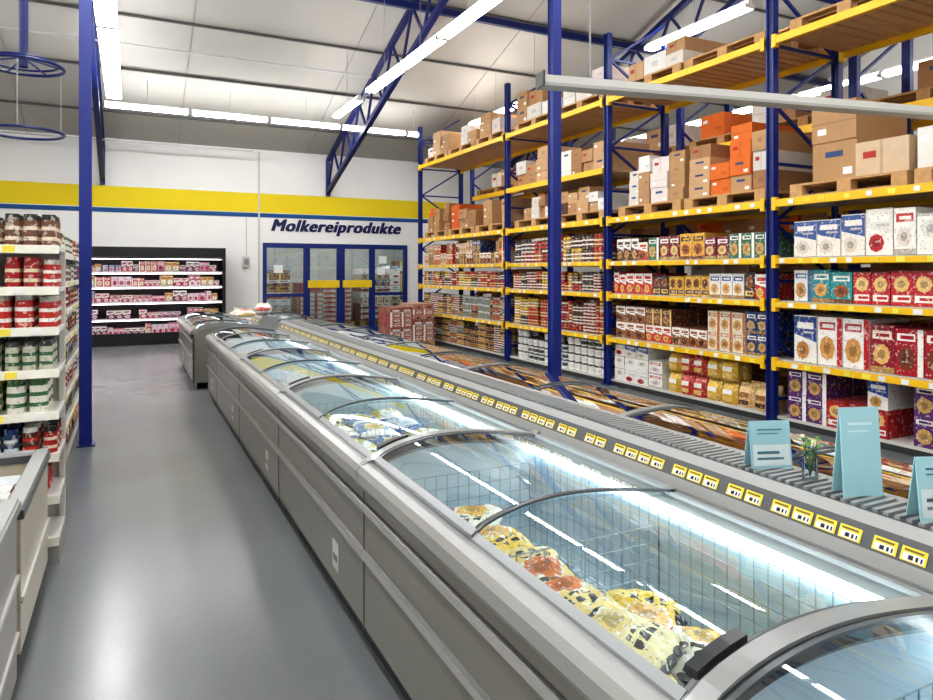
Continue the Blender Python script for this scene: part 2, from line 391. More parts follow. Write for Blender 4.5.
def carton(mb, T, u, v, z, w, d, h, c):
    P = [(u, v, z), (u+w, v, z), (u+w, v+d, z), (u, v+d, z), (u, v, z+h), (u+w, v, z+h), (u+w, v+d, z+h), (u, v+d, z+h)]
    mb.hexa([T(*p) for p in P], c)
    e = -.002; dk = dk_(c, .78)
    def q(ua, ub, za, zb, cc): mb.face([T(u+w*ua, v+e, z+h*za), T(u+w*ub, v+e, z+h*za), T(u+w*ub, v+e, z+h*zb), T(u+w*ua, v+e, z+h*zb)], cc)
    k = random.randint(0, 4)
    if k == 0: q(.0, 1, .47, .51, dk); q(.66, .86, .2, .36, WHITE)
    elif k == 1: q(.1, .4, .3, .42, dk); q(.1, .3, .2, .26, dk); q(.7, .9, .65, .8, WHITE)
    elif k == 2: q(.3, .7, .6, .75, C(60, 80, 120)); q(.1, .3, .12, .3, WHITE)
    elif k == 3: q(.08, .92, .1, .14, dk); q(.35, .65, .4, .65, dk)
    else: q(.47, .53, 0, 1, dk); q(.6, .85, .5, .7, C(180, 60, 50))

def stack(mb, T, u0, u1, z, hmax, wr=(.28, .5), hr=(.16, .32), d=.6, cols=CARTONS, v0=.06, dens=1.0, lo=.5):
    u = u0
    while u < u1-.2:
        w = min(U(*wr), u1-u); h = U(*hr); c = random.choice(cols)
        n = int(U(lo, 1)*hmax/h+.35) if R() < dens else 0
        for k in range(n):
            cc = c if R() > .2 else random.choice(cols)
            carton(mb, T, u+.005, v0+U(0, .05), z+k*h, w-.012, d, h*.995, cc)
        u += w
WD = C(190, 150, 104)
def pallet(mb, T, u0, u1, z, d=.95, v0=.03):
    for k in range(3):
        v = v0+k*(d-.1)/2
        mb.box(u0, u1, v, v+.1, z, z+.022, WD, T)
        for j in range(3):
            uu = u0+j*(u1-u0-.14)/2
            mb.box(uu, uu+.14, v, v+.1, z+.022, z+.10, WD, T)
    n = 7
    for k in range(3):
        uu = u0+k*(u1-u0-.14)/2
        mb.box(uu, uu+.14, v0, v0+d, z+.10, z+.118, WD, T)
    for k in range(n):
        v = v0+k*(d-.1)/(n-1)
        mb.box(u0, u1, v, v+.1, z+.118, z+.14, WD, T)

# ------------------------------------------------------------------ pallet racking
RX = 6.0; RB = 7.05
YU = [2.2, 4.9, 7.62, 10.45, 14.5]
LV = [.65, 1.26, 1.71, 2.31, 4.0]
root = empty('pallet_rack')
up = MB(); bm = MB(); dk = MB(); tg = MB()
for y in YU:
    for x in (RX, RB):
        up.box(x-.01, x+.07, y-.045, y-.03, 0, 4.95, BLUE); up.box(x-.01, x+.07, y+.03, y+.045, 0, 4.95, BLUE)
        up.box(x+.01, x+.025, y-.03, y+.03, 0, 4.95, BLUED)
        up.box(x-.04, x+.1, y-.08, y+.08, 0, .012, BLUED)
    z = .25; k = 0
    while z < 4.6:
        up.beam((RX+.06 if k % 2 else RB, y, z), (RB if k % 2 else RX+.06, y, z+.62), .03, .03, BLUE)
        up.beam((RX+.06, y, z), (RB, y, z), .03, .03, BLUE)
        z += .62; k += 1
for i in range(len(YU)-1):
    y0, y1 = YU[i]+.045, YU[i+1]-.045
    for z in LV:
        hb = .028 if z < 2 else .038
        for x in (RX-.01, RB+.02):
            bm.box(x-.025, x+.025, y0, y1, z-.008-hb, z-.008+hb, YEL)
            bm.box(x-.03, x+.03, y0-.0, y0+.05, z-.08, z+.055, YEL); bm.box(x-.03, x+.03, y1-.05, y1, z-.08, z+.055, YEL)
        if z < 3.9: dk.box(RX+.03, RB-.02, y0, y1, z+.005, z+.03, C(205, 202, 195))
        else:
            yy = y0+.02
            while yy < y1-.1:
                dk.box(RX+.03, RB-.02, yy, yy+.10, z+.008, z+.03, C(196, 158, 112)); yy += .135
        if z < 2.4:
            yy = y0+.12
            while yy < y1-.12:
                tg.box(RX-.040, RX-.036, yy, yy+U(.05, .08), z-.030, z+.016, random.choice([WHITE, WHITE, C(240, 225, 90), C(235, 200, 60)]))
                yy += U(.13, .26)
    dk.box(RX+.05, RB-.02, y0, y1, 0.06, .09, C(205, 202, 195)); dk.box(RX+.05, RX+.08, y0, y1, 0.001, .06, DG)
for i in (2,):
    y0, y1 = YU[i]+.05, YU[i+1]-.05
    for x in (RX-.01, RB+.02): bm.box(x-.025, x+.025, y0, y1, 2.98, 3.06, YEL)
    dk.box(RX+.03, RB-.02, y0, y1, 3.03, 3.055, C(190, 160, 120))
up.build('uprights', M_METAL, root); bm.build('beams', M_METAL, root); dk.build('decks', M_METAL, root); tg.build('price_tags', M_METAL, root)

TR = lambda u, v, z: (RX+.04+v, u, z)
plan = [
 [(.09, 'box', PAL_CEREAL, (.18, .22), (.25, .265), .2, 2, 3), (.685, 'box', PAL_RED, (.2, .27), (.40, .47), .2, 1, 3), (1.295, 'box', PAL_TEAL, (.17, .22), (.29, .33), .25, 1, 2), (1.745, 'box', PAL_WHITE, (.18, .26), (.30, .42), .3, 1, 2)],
 [(.09, 'mix', None, 0, 0, 0, 0, 0), (.685, 'box', PAL_BROWN, (.14, .21), (.21, .25), .22, 2, 3), (1.295, 'box', PAL_BLUE, (.12, .18), (.23, .30), .2, 1, 3), (1.745, 'box', PAL_MUESLI, (.14, .2), (.23, .31), .2, 1, 3)],
 [(.09, 'tub', PAL_TUB, (.16, .17), (.125, .13), .17, 4, 2), (.685, 'jar', PAL_JAR, (.085, .1), (.14, .155), .1, 3, 3), (1.295, 'jar', PAL_JAR, (.08, .1), (.13, .15), .1, 2, 3), (1.745, 'jar', PAL_JAR, (.09, .11), (.18, .21), .11, 2, 3)],
 [(.09, 'jar', PAL_CAN, (.1, .11), (.12, .13), .11, 4, 3), (.685, 'jar', PAL_CAN, (.09, .1), (.13, .14), .1, 3, 3), (1.295, 'jar', PAL_JAR, (.09, .1), (.13, .15), .1, 2, 3), (1.745, 'box', PAL_BROWN, (.12, .16), (.2, .24), .2, 2, 2)],
]
names = {'box': 'boxed_groceries', 'jar': 'grocery_jars', 'tub': 'plastic_tubs', 'mix': 'bagged_groceries'}
for i, lvls in enumerate(plan):
    y0, y1 = YU[i]+.08, YU[i+1]-.08
    for (z, kind, pl, w, h, d, lay, rows) in lvls:
        mb = MB()
        if kind == 'mix':
            fill(mb, TR, y0, y0+1.55, z, 'bag', PAL_BAG, (.19, .23), (.26, .27), .16, 2, 2, mixl=.2, run=(1, 2))
            fill(mb, TR, y0+1.6, y1, z, 'box', PAL_WHITE, (.2, .26), (.16, .175), .25, 3, 2, mixl=.5)
        else:
            fill(mb, TR, y0, y1, z, kind, pl, w, h, d, lay, rows, mixl=.5 if kind == 'box' else .2, run=(1, 2) if i == 0 else (1, 3))
        mb.build(names[kind], M_PROD)
pm = MB(); cm = MB()
ORG = [C(214, 110, 40), C(205, 96, 36), C(180, 138, 96)]
BRN = CARTONS[:5]
WHT = CARTONS[5:7]+[C(190, 150, 110), C(226, 222, 214), C(178, 140, 100), C(222, 210, 206)]
for i in range(len(YU)-1):
    y0, y1 = YU[i]+.12, YU[i+1]-.12
    n = max(2, int((y1-y0)/1.25)); step = (y1-y0)/n
    for k in range(n):
        a, bb = y0+k*step, y0+(k+1)*step-.06
        pallet(pm, TR, a, bb, 2.345)
        if i == 0:
            stack(cm, TR, a, bb, 2.487, .70, (.36, .5), (.3, .40), .8, BRN+[C(205, 180, 150), C(226, 222, 214), C(216, 196, 170)], lo=.7)
        elif i == 1:
            stack(cm, TR, a, bb, 2.487, .78, (.22, .34), (.15, .22), .8, [BRN+ORG[:1]+WHT[:2], WHT][k % 2], lo=.6)
        elif i == 2:
            stack(cm, TR, a, bb, 2.487, .42, (.2, .34), (.12, .2), .8, CARTONS+[C(90, 60, 50)], lo=.6)
        else:
            stack(cm, TR, a, bb, 2.487, .7, (.25, .4), (.16, .26), .8, ORG+BRN, dens=.85)
        pallet(pm, TR, a, bb, 4.035)
        if i >= 2 or (i == 1 and k == 1):
            stack(cm, TR, a, bb, 4.177, .5 if i > 1 else .3, (.3, .45), (.16, .3), .8, CARTONS[:5]+WHT, dens=.8)
y0, y1 = YU[2]+.15, YU[3]-.15
stack(cm, TR, y0, y1, 3.06, .6, (.25, .4), (.15, .24), .8, CARTONS)
pm.build('wooden_pallets', M_WOOD); cm.build('cardboard_cartons', M_CARD)
# second rack back to back
root = empty('pallet_rack')
up = MB(); bm = MB(); cm = MB(); pm = MB(); jm = MB()
R2 = 7.35
T2 = lambda u, v, z: (R2+.05+v, u, z)
for y in YU:
    for x in (R2, R2+1.0):
        up.box(x, x+.07, y-.05, y+.05, 0, 4.95, BLUE)
    z = .25; k = 0
    while z < 4.6:
        up.beam((R2 if k % 2 else R2+1, y, z), (R2+1 if k % 2 else R2, y, z+.7), .03, .03, BLUE); z += .7; k += 1
for i in range(len(YU)-1):
    y0, y1 = YU[i]+.06, YU[i+1]-.06
    for z in (.9, 1.9, 3.33, 4.5):
        for x in (R2+.03, R2+1.03): bm.box(x-.025, x+.025, y0, y1, z-.05, z+.05, YEL)
        pallet(pm, T2, y0+.05, (y0+y1)/2-.05, z+.05, .9, .05); pallet(pm, T2, (y0+y1)/2+.05, y1-.05, z+.05, .9, .05)
        if i == 0 and z == 3.33:
            ym = y0+.62*(y1-y0)
            stack(cm, T2, ym, ym+.5*(y1-ym), z+.195, .33, (.4, .5), (.25, .33), .7, BRN)
            fill(jm, T2, y0+.05, ym-.03, z+.195, 'jar', PAL_REDJ, (.12, .13), (.17, .18), .13, 3, 2)
        elif z < 4:
            stack(cm, T2, y0+.05, y1-.05, z+.195, .7 if z < 3 else .45, (.3, .5), (.2, .35), .7, BRN+WHT+ORG[:1], dens=.92 if z < 3 else .6)
        elif i > 0:
            stack(cm, T2, y0+.05, y1-.05, z+.195, .3, (.3, .5), (.2, .3), .7, BRN+WHT, dens=.3)
    stack(cm, T2, y0+.05, y1-.05, .01, .7, (.3, .5), (.2, .3), .7, BRN)
up.build('uprights', M_METAL, root); bm.build('beams', M_METAL, root)
pm.build('wooden_pallets', M_WOOD); cm.build('cardboard_cartons', M_CARD); jm.build('grocery_jars', M_PROD)

# ------------------------------------------------------------------ chest freezers
V0 = .035; VL = .795
def zl(v, off=0):
    t = min(1, max(0, (v-V0)/VL))
    return .80+.022*t+.070*math.sin(math.pi*t**.72)+off
VS = [V0+VL*k/18 for k in range(19)]
LINER = C(214, 230, 238)
def freezer(xf, s, y0, y1, cap0=False, cap1=False, half=False, content=None):
    root = empty('chest_freezer'); X = lambda v: xf+s*v
    b = MB()
    prof = [(.05, 0), (.05, .09), (.015, .095), (0, .12), (0, .40), (-.014, .408), (-.014, .438), (0, .446), (0, .60), (-.014, .608), (-.014, .638), (0, .646), (0, .700), (-.02, .705), (-.034, .73), (-.032, .77), (-.018, .793), (.005, .805), (.04, .798), (.065, .77), (.075, .72), (.075, .36), (.80, .36), (.80, .79), (.85, .82), (.85, 0)]
    R_, D_, L_ = C(152, 152, 148), C(70, 69, 66), C(164, 163, 158)
    cols = [DG, DG, D_, TAUPE, D_, L_, D_, TAUPE, D_, L_, D_, TAUPE, D_, R_, R_, R_, RIM, RIM, RIM, C(120, 124, 126), LINER, LINER, LINER, RIM, GREY]
    b.extr(prof, y0+.003, y1-.003, cols, X)
    b.box(min(X(-.003), X(.02)), max(X(-.003), X(.02)), y0-.003, y0+.003, .1, .70, D_)
    b.build('body', M_PLAST, root)
    b = MB()
    b.box(min(X(-.003), X(-.001)), max(X(-.003), X(-.001)), y0+.38, y0+.48, .19, .32, C(205, 203, 196))
    b.box(min(X(-.005), X(-.003)), max(X(-.005), X(-.003)), y0+.40, y0+.46, .23, .26, C(120, 120, 120))
    b.build('info_sticker', M_PLAST, root)
    b = MB()
    for yc, full in ((y0, cap0), (y1, cap1)):
        ya, yb = (yc, yc+.024) if yc == y0 else (yc-.024, yc)
        fc = C(140, 142, 141)
        vs = [-.02, .01]+VS+[.85]
        zs = [.79, .815]+[zl(v, .016) for v in VS]+[.85]
        for k in range(len(vs)-1):
            a, c = vs[k], vs[k+1]
            P = [(X(a), ya, zs[k]-.055), (X(c), ya, zs[k+1]-.055), (X(c), yb, zs[k+1]-.055), (X(a), yb, zs[k]-.055), (X(a), ya, zs[k]), (X(c), ya, zs[k+1]), (X(c), yb, zs[k+1]), (X(a), yb, zs[k])]
            b.hexa(P, fc)
            if a >= -.001:
                wall = LINER if not full else TAUPE
                P2 = [(X(a), ya, .30 if not full else .09), (X(c), ya, .30 if not full else .09), (X(c), yb, .30 if not full else .09), (X(a), yb, .30 if not full else .09), P[0], P[1], P[2], P[3]]
                b.hexa(P2, wall)
            if a >= .03 and c <= .84:
                sa, sb = (yb, yb+.012) if yc == y0 else (ya-.012, ya)
                P3 = [(X(a), sa, zs[k]-.04), (X(c), sa, zs[k+1]-.04), (X(c), sb, zs[k+1]-.04), (X(a), sb, zs[k]-.04), (X(a), sa, zs[k]-.008), (X(c), sa, zs[k+1]-.008), (X(c), sb, zs[k+1]-.008), (X(a), sb, zs[k]-.008)]
                b.hexa(P3, C(44, 46, 48))
            # moulded dark handle hugging the front bend of the arch
            if .05 <= a and c < .23 and yc == y0:
                P4 = [(X(a), yb+.012, zl(a, .004)), (X(c), yb+.012, zl(c, .004)), (X(c), yb+.05, zl(c, .004)), (X(a), yb+.05, zl(a, .004)), (X(a), yb+.012, zl(a, .022)), (X(c), yb+.012, zl(c, .022)), (X(c), yb+.043, zl(c, .022)), (X(a), yb+.043, zl(a, .022))]
                b.hexa(P4, C(50, 52, 55))
    b.build('end_frames', M_PLAST, root)
    g = MB(); fr = MB(); ym = (y0+y1)/2
    panes = [(y0+.036, ym+.02, 0.0), (ym-.02, y1-.036, .010)] if not half else [(y0+.036, y1-.036, 0)]
    EC = C(80, 84, 88)
    for pa, pb, off in panes:
        for k in range(18):
            a, c = VS[k], VS[k+1]
            g.face([(X(a), pa, zl(a, off)), (X(c), pa, zl(c, off)), (X(c), pb, zl(c, off)), (X(a), pb, zl(a, off))], WHITE)
            for ea, eb in ((pa, pa+.012), (pb-.012, pb)):
                P = [(X(a), ea, zl(a, off-.004)), (X(c), ea, zl(c, off-.004)), (X(c), eb, zl(c, off-.004)), (X(a), eb, zl(a, off-.004)), (X(a), ea, zl(a, off+.004)), (X(c), ea, zl(c, off+.004)), (X(c), eb, zl(c, off+.004)), (X(a), eb, zl(a, off+.004))]
                fr.hexa(P, EC)
        for va, vb in ((V0-.002, V0+.018), (.808, .835)):
            P = [(X(va), pa, zl(va, off-.006)), (X(vb), pa, zl(vb, off-.006)), (X(vb), pb, zl(vb, off-.006)), (X(va), pb, zl(va, off-.006)), (X(va), pa, zl(va, off+.008)), (X(vb), pa, zl(vb, off+.008)), (X(vb), pb, zl(vb, off+.008)), (X(va), pb, zl(va, off+.008))]
            fr.hexa(P, C(140, 143, 144))
    go = g.build('glass_lid', M_GLASS, root, smooth=True)
    import bmesh
    bb_ = bmesh.new(); bb_.from_mesh(go.data); bmesh.ops.remove_doubles(bb_, verts=bb_.verts, dist=1e-5); bb_.to_mesh(go.data); bb_.free()
    fr.build('lid_frame', M_PLAST, root)
    w = MB(); WCOL = C(166, 184, 194); t = .0016
    ya, yb = y0+.05, y1-.05
    def wb(v0, v1, yy0, yy1, z0, z1):
        w.box(min(X(v0), X(v1)), max(X(v0), X(v1)), yy0, yy1, z0, z1, WCOL)
    yy = ya
    while yy <= yb+1e-6:
        wb(.775-t, .775+t, yy-t, yy+t, .37, .76); wb(.095-t, .095+t, yy-t, yy+t, .37, .70)
        wb(.095, .775, yy-t, yy+t, .372, .376)
        yy += .05
    z = .37
    while z < .77:
        wb(.775-t, .775+t, ya, yb, z-t, z+t)
        if z < .71: wb(.095-t, .095+t, ya, yb, z-t, z+t)
        z += .065
    L = y1-y0
    for fy in ((.03, .5, .97) if not half else (.06, .94)):
        yy = y0+L*fy
        for k in range(14): 
            v = .095+.68*k/13; wb(v-t, v+t, yy-t, yy+t, .37, .72)
        z = .37
        while z < .73: wb(.095, .775, yy-t, yy+t, z-t, z+t); z += .058
    w.build('wire_basket', M_WIRE, root)
    b = MB(); b.box(min(X(.765), X(.797)), max(X(.765), X(.797)), y0+.04, y1-.04, .775, .788, WHITE)
    b.build('led_strip', M_LED, root)
    if content:
        pc = MB(); u = y0+.08
        while u < y1-.24:
            ww = U(.12, .17)
            v = .12
            while v < .66:
                c = random.choice(content)
                dd = min(U(.16, .22), .77-v); hh = U(.035, .06); n = random.randint(3, 6)
                T = lambda uu, vv, zz: (X(vv), uu, zz)
                jy = U(-.01, .01)
                for l in range(n):
                    P = [(u+jy, v, .378+l*hh), (u+jy+ww*.92, v, .378+l*hh), (u+jy+ww*.92, v+dd*.94, .378+l*hh), (u+jy, v+dd*.94, .378+l*hh)]
                    P += [(a, b_, c_+hh*.97) for a, b_, c_ in P]
                    pc.hexa([T(*p) for p in P], c[0])
                zt = .379+n*hh
                pc.face([T(u+ww*.1, v+dd*.08, zt), T(u+ww*.82, v+dd*.08, zt), T(u+ww*.82, v+dd*.36, zt), T(u+ww*.1, v+dd*.36, zt)], c[1])
                pc.face([T(u+ww*(.46+.34*math.cos(k*math.pi/4)), v+dd*(.66+.22*math.sin(k*math.pi/4)), zt) for k in range(8)], c[2])
                v += dd
            u += ww
        pc.build('frozen_food_boxes', M_PROD, root)

PAL_FZ = pal(((225, 230, 235), (40, 90, 160), (225, 190, 80)), ((60, 110, 170), W_, (230, 200, 90)), ((232, 232, 230), (190, 60, 50), (210, 170, 110)), ((50, 90, 150), (235, 215, 90), W_), ((225, 218, 190), (60, 130, 90), (200, 120, 60)), ((225, 200, 90), (60, 80, 140), W_), ((228, 236, 240), (60, 140, 190), (240, 240, 240)), ((120, 150, 180), W_, (60, 90, 150)))
PAL_FZ2 = pal(((225, 230, 235), (40, 90, 160), (210, 215, 220)), ((140, 170, 200), W_, (200, 210, 220)), ((232, 232, 230), (180, 90, 80), (220, 215, 205)), ((90, 130, 180), W_, W_), ((215, 222, 226), (70, 130, 160), (200, 190, 170)))
XF = .87; X2 = 2.85
bounds = [-.9, .9, 2.7, 4.5, 6.3, 8.1, 9.0]
for i in range(6):
    y0, y1 = bounds[i], bounds[i+1]
    freezer(XF, 1, y0, y1, i == 0, i == 5, i == 5, None if i in (1, 2) else PAL_FZ)
    freezer(X2, -1, y0, y1, i == 0, i == 5, i == 5, PAL_FZ2)
for y0, y1 in ((9.75, 11.2), (11.2, 12.6)):
    freezer(XF-.12, 1, y0, y1, y0 < 10, y1 > 12, False, PAL_FZ)
    freezer(X2-.12, -1, y0, y1, y0 < 10, y1 > 12, False, PAL_FZ2)

def rail(x0, x1, ya, yb):
    root = empty('freezer_divider_rail')
    b = MB()
    prof = [(x0, .70), (x0-.004, .835), (x0+.004, .86), (x0+.008, .870), (x0+.035, .925), (x0+.05, .955), (x0+.06, .95), (x1-.05, .95), (x1-.03, .955), (x1-.012, .93), (x1, .84), (x1, .70)]
    cols = [RIM, RIM, RIM, C(80, 83, 86), C(165, 166, 165), RIM, C(76, 79, 81), RIM, RIM, C(140, 142, 142), RIM]
    b.extr(prof, ya, yb, cols)
    for y in (ya, yb): b.face([(p[0], y, p[1]) for p in prof], RIM)
    b.build('housing', M_PLAST, root)
    b = MB(); y = ya+.02
    while y < yb-.03:
        b.box(x0+.075, x1-.065, y, y+.014, .950, .958, C(150, 154, 155)); y += .03
    b.build('vent_grille', M_PLAST, root)
    b = MB(); y = ya+.1
    while y < yb-.12:
        n = random.randint(2, 4)
        for k in range(n):
            if y > yb-.1: break
            w = .062
            def q(z0, z1, yy0, yy1, c, e):
                xx = lambda z: x0+.008+(z-.870)/.055*.027-e
                b.face([(xx(z0), yy0, z0), (xx(z0), yy1, z0), (xx(z1), yy1, z1), (xx(z1), yy0, z1)], c)
            q(.877, .909, y, y+w, C(246, 220, 60), .003)
            q(.880, .896, y+.005, y+w*.9, WHITE, .0045)
            q(.883, .893, y+.008, y+.012, BLACK, .006); q(.883, .893, y+.018, y+.024, BLACK, .006); q(.883, .893, y+.030, y+.042, BLACK, .006)
            q(.900, .905, y+.008, y+.055, C(110, 95, 40), .0045)
            y += w+.010
        y += U(.015, .06)
    b.build('price_labels', M_METAL, root)
rail(1.722, 1.998, -.9, 9.0)
rail(1.602, 1.878, 9.75, 12.6)

def pillow(name, cx, cy, cz, w, l, h, rz, rx, ry, cols, seed):
    rnd = random.Random(seed); N = 24; b = MB()
    ph = [rnd.uniform(0, 6) for _ in range(6)]
    grid = {}
    Mx = Matrix.Translation((cx, cy, cz)) @ Matrix.Rotation(rz, 4, 'Z') @ Matrix.Rotation(rx, 4, 'X') @ Matrix.Rotation(ry, 4, 'Y')
    for side in (1, -1):
        for i in range(N+1):
            for j in range(N+1):
                u = -1+2*i/N; v = -1+2*j/N
                t = (max(0, 1-abs(u)**3.2)**.6)*(max(0, 1-abs(v)**3)**.6)
                t *= 1+.16*math.sin(5*u+ph[0])*math.cos(4*v+ph[1])+.11*math.sin(9*v+ph[2]+3*u)+.06*math.sin(17*u+12*v+ph[5])+.05*math.sin(23*v-9*u+ph[3])
                px = u*w/2*(1-.09*abs(math.sin(6*v+ph[3]))); py = v*l/2*(1-.06*abs(math.sin(7*u+ph[4])))
                grid[(side, i, j)] = len(b.v); b.v.append(tuple(Mx @ Vector((px, py, side*(h/2*t+.002)))))
    for side in (1, -1):
        for i in range(N):
            for j in range(N):
                u = -1+2*(i+.5)/N; v = -1+2*(j+.5)/N
                e = u*u*1.1+(v+.32)**2*2.2
                if abs(v) > .88: c = cols[1]
                elif .18 < v < .28 and abs(u) < .62 and (int((u+1)*9) % 4): c = cols[1]
                elif .36 < v < .52 and -.7 < u < .6 and (int((u+1)*7) % 3): c = cols[1]
                elif e < .08: c = dk_(cols[2], .6)
                elif e < .36: c = cols[2]
                elif e < .44: c = WHITE
                elif v < -.74 or (u > .75 and v < .2): c = cols[3]
                else: c = cols[0]
                b.f.append((grid[(side, i, j)], grid[(side, i+1, j)], grid[(side, i+1, j+1)], grid[(side, i, j+1)])); b.c.append(c)
    return b.build(name, M_BAG, smooth=True)
YB = (C(236, 198, 70), C(35, 32, 34), C(222, 176, 96), C(40, 38, 40))
YB2 = (C(230, 216, 160), C(50, 44, 40), C(222, 196, 120), C(30, 30, 32))
OB = (C(234, 208, 130), C(60, 60, 50), C(220, 120, 50), C(60, 90, 60))
WBG = (C(232, 228, 214), C(60, 50, 44), C(226, 180, 70), C(190, 60, 50))
rb = random.Random(3); n_ = 0
for l in range(4):
    y = 1.10+.06*(l % 2)
    while y < 2.48:
        wide = y < 1.62
        for ix in range(2 if wide else 1):
            if l == 3 and rb.random() < .45: continue
            if wide and ix == 1 and l > 2: continue
            x = 1.10+.235*ix+rb.uniform(-.01, .02)+(.03*(l % 2))
            pillow('frozen_food_bag', x+.015, y, .43+.068*l, .23, .27, .085, rb.uniform(-.8, .8)+(math.pi if rb.random() < .4 else 0), rb.uniform(-.10, .10), rb.uniform(-.06, .14), rb.choice([YB, YB, YB2, OB, WBG]), n_); n_ += 1
        y += .225
WB = (C(228, 232, 236), C(60, 110, 170), C(200, 210, 220), C(60, 100, 160)); BB = (C(60, 110, 170), WHITE, C(225, 200, 90), WHITE); YW = (C(228, 208, 90), C(60, 80, 140), WHITE, WHITE)
for k in range(15):
    for l in range(4):
        pillow('frozen_food_bag', 1.11+.215*(k % 3)+U(-.015, .015), 2.92+.335*(k//3)+U(-.03, .03), .425+.068*l, .21, .30, .075, U(-.25, .25), 0, 0, random.choice([BB, BB, WB, WB, YW, YB2]), 200+k*4+l)

def card(y, x, w, h, rz, cols):
    root = empty('menu_card'); b = MB()
    Mx = Matrix.Translation((x, y, .958)) @ Matrix.Rotation(rz, 4, 'Z')
    def q(x0, x1, z0, z1, c, e):
        b.hexa([Mx @ Vector(p) for p in ((x0, -e, z0), (x1, -e, z0), (x1, e, z0), (x0, e, z0), (x0, -e+.02, z1), (x1, -e+.02, z1), (x1, e+.02, z1), (x0, e+.02, z1))], c)
    q(-w/2, w/2, 0, h, cols[0], .002)
    b.hexa([Mx @ Vector(p) for p in ((-w/2, .05, 0), (w/2, .05, 0), (w/2, .053, 0), (-w/2, .053, 0), (-w/2, .02, h), (w/2, .02, h), (w/2, .023, h), (-w/2, .023, h))], cols[0])
    def f(x0, x1, z0, z1, c):
        e = lambda z: -.003+.02*z/h
        b.face([Mx @ Vector(p) for p in ((x0, e(z0), z0), (x1, e(z0), z0), (x1, e(z1), z1), (x0, e(z1), z1))], c)
    f(-w*.32, w*.3, h*.80, h*.83, cols[1]); f(-w*.32, w*.2, h*.72, h*.74, cols[1])
    if h < .2:
        f(-w*.45, w*.45, h*.06, h*.5, C(210, 222, 224)); f(-w*.35, w*.2, h*.3, h*.36, cols[1]); f(-w*.35, w*.3, h*.18, h*.23, cols[1])
    b.build('card', M_METAL, root)
CY = C(166, 208, 216)
card(1.215, 1.87, .12, .25, -.35, (CY, C(205, 230, 235)))
card(1.52, 1.87, .14, .15, -.35, (C(160, 200, 210), C(60, 140, 160)))
card(1.0, 1.87, .13, .16, -.4, (CY, C(40, 90, 120)))
root = empty('flower_vase')
b = MB(); b.cyl(1.86, 1.375, .958, 1.03, .022, .022, WHITE, 14); b.cyl(1.86, 1.375, 1.03, 1.05, .022, .012, WHITE, 14, cap=False); b.build('glass_body', M_DGLASS, root)
b = MB()
for k in range(9):
    a = k*.7; p = Vector((1.86+.022*math.cos(a), 1.375+.022*math.sin(a), 1.065+.009*(k % 4)))
    b.beam((1.86, 1.375, .97), p, .0015, .0015, C(60, 110, 50))
    b.box(p.x-.006, p.x+.006, p.y-.004, p.y+.004, p.z-.003, p.z+.005, C(110, 160, 70) if k % 3 else C(240, 235, 200))
b.build('stems', M_METAL, root)

# ------------------------------------------------------------------ left: end-cap shelf facing the camera + gondola behind it
SW = C(222, 220, 214)
root = empty('end_cap_shelf')
EX0, EX1, EY0, EY1 = -1.40, -.35, 4.3, 4.72
EZs = [.14, .37, .60, .83, 1.06, 1.29, 1.51, 1.735]
b = MB()
b.box(EX0, EX1, EY1-.03, EY1, 0, 1.72, C(190, 188, 182)); b.box(EX0, EX1, EY0, EY1-.03, 0, .11, C(150, 148, 142))
for z in EZs:
    b.box(EX0, EX1, EY0, EY1-.03, z-.025, z, SW); b.box(EX0, EX1, EY0-.012, EY0, z-.04, z+.006, C(238, 236, 222))
for x in (EX0, EX1-.03): b.box(x, x+.03, EY1-.05, EY1-.03, 0, 1.76, SW)
b.build('frame', M_METAL, root)
b = MB()
for z in EZs:
    x = EX0+.05
    while x < EX1-.1:
        b.box(x, x+.055, EY0-.016, EY0-.012, z-.034, z, random.choice([WHITE, C(240, 220, 80), WHITE])); x += U(.1, .2)
b.build('price_tags', M_METAL, root)
TE = lambda u, v, z: (u, EY0+v, z)
mb = MB()
ep = [PAL_GOND, PAL_REDJ, PAL_GOND, PAL_GOND, PAL_GRN, PAL_REDJ, PAL_REDJ, PAL_TOP]
for z, p_ in zip(EZs, ep):
    w_, h_ = random.choice([((.075, .09), (.14, .175)), ((.085, .11), (.165, .185))])
    fill(mb, TE, EX0+.02, EX1-.005, z, 'jar', p_, w_, h_, .11, 1, 3, run=(1, 3))
mb.build('grocery_jars', M_PROD)

root = empty('gondola_shelf')
GX = -.47; TG = lambda u, v, z: (GX-v, u, z)
GY0, GY1 = 4.76, 9.4
b = MB()
GZ = [.36, .60, .83, 1.06, 1.29, 1.51, 1.735]
b.box(GX-.42, GX-.38, GY0, GY1, 0, 1.8, C(190, 188, 182))
for z in GZ:
    b.box(GX-.38, GX, GY0, GY1, z-.03, z, SW)
    b.box(GX, GX+.012, GY0, GY1, z-.04, z+.005, C(235, 232, 215))
b.box(GX-.38, GX+.03, GY0, GY1, .0, .14, C(150, 148, 142))
for y in (GY0, 6.3, 7.85, GY1-.04): b.box(GX-.45, GX-.37, y, y+.04, 0, 1.82, SW)
b.build('frame', M_METAL, root)
b = MB()
for z in GZ:
    y = GY0+.05
    while y < GY1-.1:
        b.box(GX+.012, GX+.015, y, y+.06, z-.036, z-.004, random.choice([WHITE, C(240, 220, 80), WHITE])); y += U(.12, .25)
b.build('price_tags', M_METAL, root)
kinds = ['box', 'jar', 'bag', 'jar', 'jar', 'jar', 'jar']
